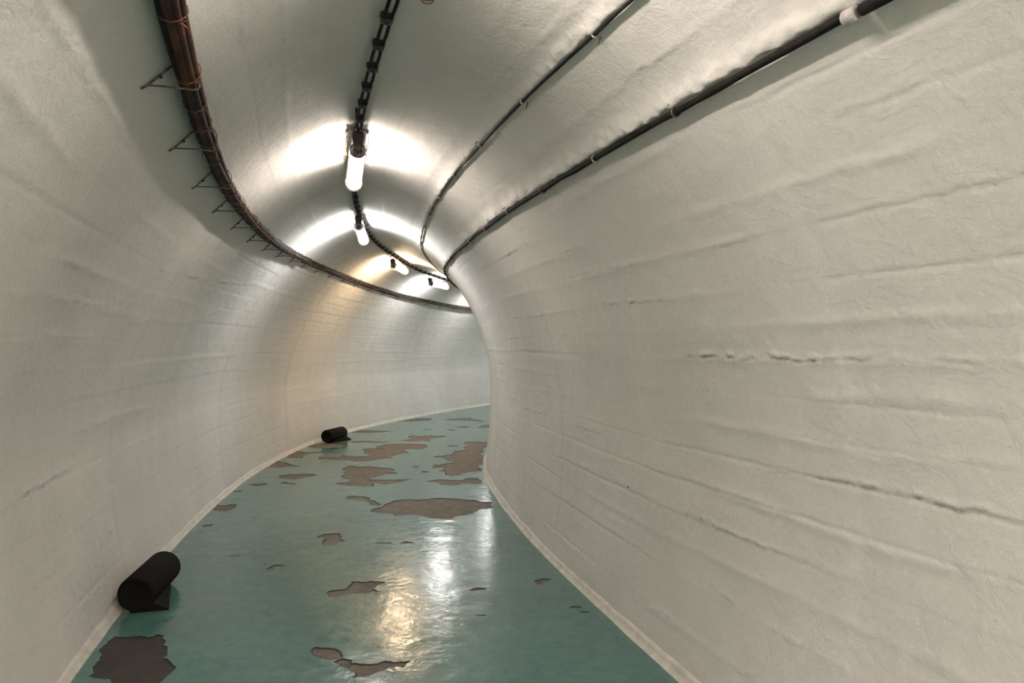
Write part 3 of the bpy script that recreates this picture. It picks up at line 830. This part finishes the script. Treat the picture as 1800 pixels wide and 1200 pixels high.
rt, rloc = wall_run('wall_conduit', 'thick black cable along the right wall, lower of the two', PB, 0.0115, 0.017, S_COL - 0.02, 18.4, 6.0, [1.50 + 0.44 * k for k in range(36)], M_BLACKCABLE, 0.008)
mb = MB(); pts = [tuple(map(float, surf(s, PB(s), 0.021))) for s in np.arange(-3.6, S_COL, 0.04)]
mb.tube(pts, 0.0145, 12)
o = shift(mb, rloc).build('pipe', M_BLACKCABLE, rt); o['label'] = 'thicker iron pipe the cable comes out of'
mb = MB(); pts = [tuple(map(float, surf(s, PB(s), 0.021))) for s in (S_COL - 0.022, S_COL - 0.019, S_COL + 0.003, S_COL + 0.006)]
mb.tube(pts, [0.0155, 0.0190, 0.0190, 0.015], 16)
o = shift(mb, rloc).build('collar', M_COLLAR, rt); o['label'] = 'limewashed collar at the end of the pipe'

# ------------------------------------------------------------------ lamps
LL = 0.80                     # overall length of the glass
def build_lamp(label, sc_, drop, tilt, tube_mat, group=None, proto=None):
    z = CZ + float(ev(2, sc_)); X_, Y_, th = map(float, line(sc_))
    loc = P3(sc_, 0, z)
    if proto is not None:
        def cp(o, par):
            c = o.copy(); COL.objects.link(c); c.parent = par
            if c.type == 'MESH' and c.name.startswith('fluorescent_tube'):
                c.data = c.data.copy(); c.data.materials[0] = tube_mat
            for ch in list(o.children): cp(ch, c)
            return c
        r = cp(proto, None)
        r.location = loc; r.rotation_euler = (tilt, 0, -th)
        tag(r, label, 'lamp', group)
        return r
    root = tag(empty('caged_tube_lamp', loc, (tilt, 0, -th)), label, 'lamp', group)
    D = -drop; h = LL / 2
    # carrying channel above the glass and two hangers
    mb = MB(); mb.box((0, 0.0, D + 0.070), (0.062, LL * 0.93, 0.016), bev=0.003)
    ch = sharp(mb.build('channel', M_GREYPLASTIC, root))
    for yy in (-h * 0.80, h * 0.62):
        mb = MB()
        mb.box((0, yy, -0.006), (0.13, 0.030, 0.008), bev=0.002)
        for sx in (-1, 1):
            mb.tube([(sx * 0.022, yy, -0.002), (sx * 0.022, yy, D + 0.074)], 0.0035, 6)
            mb.tube([(sx * 0.056, yy, 0.0), (sx * 0.056, yy, -0.030)], 0.004, 6)
            mb.tube([(sx * 0.056, yy, -0.016), (sx * 0.056, yy, -0.022)], 0.009, 6)
        mb.tube([(-0.05, yy, D + 0.058)] + [(0.052 * math.cos(a), yy, D + 0.052 * math.sin(a)) for a in np.linspace(math.radians(200), math.radians(340), 9)] + [(0.05, yy, D + 0.058)], 0.0025, 5)
        mb.build('hanger', M_DARKMETAL, root)
    # cast socket head at the near end
    mb = MB()
    top = [(-0.028, -h - 0.055, D + 0.088), (0.028, -h - 0.055, D + 0.088), (0.028, -h - 0.010, D + 0.088), (-0.028, -h - 0.010, D + 0.088)]
    mid = [(-0.033, -h - 0.058, D + 0.055), (0.033, -h - 0.058, D + 0.055), (0.033, -h - 0.004, D + 0.055), (-0.033, -h - 0.004, D + 0.055)]
    low = [(-0.022, -h - 0.045, D + 0.000), (0.022, -h - 0.045, D + 0.000), (0.022, -h + 0.004, D + 0.000), (-0.022, -h + 0.004, D + 0.000)]
    P = top + mid + low
    Fh = [(0, 1, 2, 3), (11, 10, 9, 8)] + [(a + i, a + 4 + i, a + 4 + (i + 1) % 4, a + (i + 1) % 4) for a in (0, 4) for i in range(4)]
    mb.add(P, Fh)
    mb.lathe([(-h - 0.050, 0.010), (-h - 0.048, 0.022), (-h - 0.040, 0.025), (-h - 0.015, 0.026), (-h + 0.010, 0.030)], 20)
    mb.v = [(x, y, z_ + D) if i >= 12 else (x, y, z_) for i, (x, y, z_) in enumerate(mb.v)]
    hd = sharp(mb.build('socket_head', M_DARKMETAL, root, smooth=True))
    mb = MB(); mb.tube([(0, -h - 0.051, D), (0, -h - 0.054, D)], 0.016, 18); mb.build('end_disc', M_GREYPLASTIC, hd)
    # collar
    mb = MB(); mb.lathe([(-h - 0.012, 0.036), (-h - 0.008, 0.043), (-h + 0.012, 0.043), (-h + 0.016, 0.036)], 24, cap=False)
    mb.v = [(x, y, z_ + D) for x, y, z_ in mb.v]; mb.build('glass_collar', M_GREYPLASTIC, root)
    # ribbed glass: open at the collar, domed at the far end
    prof = [(-h, 0.036), (-h + 0.012, 0.044)]
    y = -h + 0.020; k = 0
    while y < h - 0.05:
        prof.append((y, 0.0470 if k % 2 else 0.0448)); y += 0.0065; k += 1
    for a in np.linspace(0, math.pi / 2, 8): prof.append((h - 0.05 + 0.050 * math.sin(a), max(0.047 * math.cos(a), 0.0008)))
    mb = MB(); mb.lathe(prof[::-1], 22, cap=False)
    mb.v = [(x, y_, z_ + D) for x, y_, z_ in mb.v]
    gl = mb.build('glass_cover', M_GLASS, root)
    # tube with its two caps
    mb = MB(); mb.lathe([(-h + 0.055, 0.0135), (h - 0.075, 0.0135)], 10, cap=False)
    mb.v = [(x, y_, z_ + D) for x, y_, z_ in mb.v]; tb = mb.build('fluorescent_tube', tube_mat, root)
    mb = MB()
    for a, b_ in ((-h + 0.035, -h + 0.055), (h - 0.075, h - 0.058)): mb.tube([(0, a, D), (0, b_, D)], 0.015, 12)
    for a in (-h + 0.030, h - 0.070): mb.tube([(0, a, D), (0, a + 0.003, D)], 0.038, 20)
    mb.build('tube_caps', M_REFLECTOR, root)
    # wire basket round the far end
    mb = MB()
    for yy, r_ in ((h - 0.10, 0.0535), (h - 0.055, 0.0525), (h - 0.022, 0.044), (h - 0.004, 0.030)):
        mb.tube([(r_ * math.cos(a), yy, D + r_ * math.sin(a)) for a in np.linspace(0, 2 * math.pi, 21)[:-1]], 0.0013, 5, closed=True)
    for an in (0.6, 2.2):
        c_, s_ = math.cos(an), math.sin(an)
        mb.tube([(c_ * r_, yy, D + s_ * r_) for yy, r_ in [(-h + 0.01, 0.046), (0, 0.0515), (h - 0.055, 0.0535)] + [(h - 0.055 + 0.055 * math.sin(a), 0.0535 * math.cos(a)) for a in np.linspace(0.2, math.pi - 0.2, 12)] + [(h - 0.055, -0.0535), (0, -0.0515), (-h + 0.01, -0.046)]], 0.0012, 5)
    mb.build('wire_basket', M_WIRE, root)
    # lead dropping from the crown cable into the head
    mb = MB()
    mb.tube([(-0.018, -h - 0.30, -0.026), (-0.014, -h - 0.22, -0.034), (-0.008, -h - 0.14, -0.045), (0.0, -h - 0.06, D + 0.085), (0.0, -h - 0.045, D + 0.070)], 0.0055, 7)
    mb.build('lead_wire', M_BLACKCABLE, root)
    # old rusted binding wire twisted along one side
    mb = MB()
    pts = [(-0.062 + 0.006 * math.sin(q * 1.9), -h - 0.10 + 0.028 * q, -0.05 - 0.006 * q + 0.006 * math.cos(q * 2.3)) for q in range(14)]
    mb.tube(pts, 0.0022, 5); mb.tube([(x + 0.007 * math.cos(i * 2.1), y_, z_ + 0.007 * math.sin(i * 2.1)) for i, (x, y_, z_) in enumerate(pts)], 0.0018, 5)
    mb.tube([(0.058, -h + 0.05, -0.03), (0.060, -h + 0.055, -0.09), (0.050, -h + 0.05, D + 0.01), (0.040, -h + 0.02, D - 0.02)], 0.0022, 5)
    mb.build('binding_wire', M_RUST, root)
    return root
L1 = build_lamp('glowing warm white tube lamp on the crown, nearest and largest whole one in view', 3.08, 0.150, -0.020, TUBE_WARM, 'caged tube lamps along the crown')
def nxt(label, s, tl, m_, dz=0.0, group='caged tube lamps along the crown'):
    r = build_lamp(label, s, 0, tl, m_, group, proto=L1); return r
L0 = build_lamp('wire basket end of a tube lamp cut off by the top edge of the picture', 1.24, 0.098, -0.01, TUBE_NEAR, 'caged tube lamps along the crown')
mb = MB(); hh = LL / 2; D0 = -0.098
def hoop(x0, x1, y1, zz):
    xm = (x0 + x1) / 2; rx = (x1 - x0) / 2
    return [(x0, hh - 0.05, D0)] + [(xm - rx * math.cos(a), y1 - rx + rx * math.sin(a), D0 + zz) for a in np.linspace(0, math.pi, 11)] + [(x1, hh - 0.05, D0)]
mb.tube(hoop(0.030, 0.100, hh + 0.150, -0.020), 0.0022, 6)
mb.tube(hoop(0.050, 0.086, hh + 0.142, -0.034), 0.0018, 6)
mb.tube([(0.030, hh + 0.105, D0 - 0.018), (0.066, hh + 0.110, D0 - 0.040), (0.100, hh + 0.105, D0 - 0.018)], 0.0018, 6)
o = mb.build('bent_basket_wire', M_RUST, L0); o['label'] = 'bent rusty wire sticking out of the basket'
nxt('cool white tube lamp on the crown, second lamp from the viewer', 4.98, -0.030, TUBE_COOL)
nxt('amber tinted tube lamp on the crown, casting orange light on the vault', 7.16, 0.0, TUBE_AMBER)
nxt('small cool white tube lamp farthest away, beside the bend of the right wall', 8.62, 0.0, TUBE_COOL)
for s in (-0.65, -2.5): nxt('tube lamp on the crown behind the viewer', s, -0.01, TUBE_BRIGHT, group='lamps behind the viewer')
for s in (10.35, 12.2, 14.1, 16.0): nxt('tube lamp on the crown hidden beyond the bend', s, 0.0, TUBE_COOL, group='lamps beyond the bend')

# ------------------------------------------------------------------ small nail stub in the right wall
mb = MB(); a = Vector(surf(2.44, 2.70, -0.004)); b_ = Vector(surf(2.44, 2.70, 0.007))
mb.tube([a, b_], [0.0035, 0.0025], 7)
mb.build('nail', M_EDGE, wr)
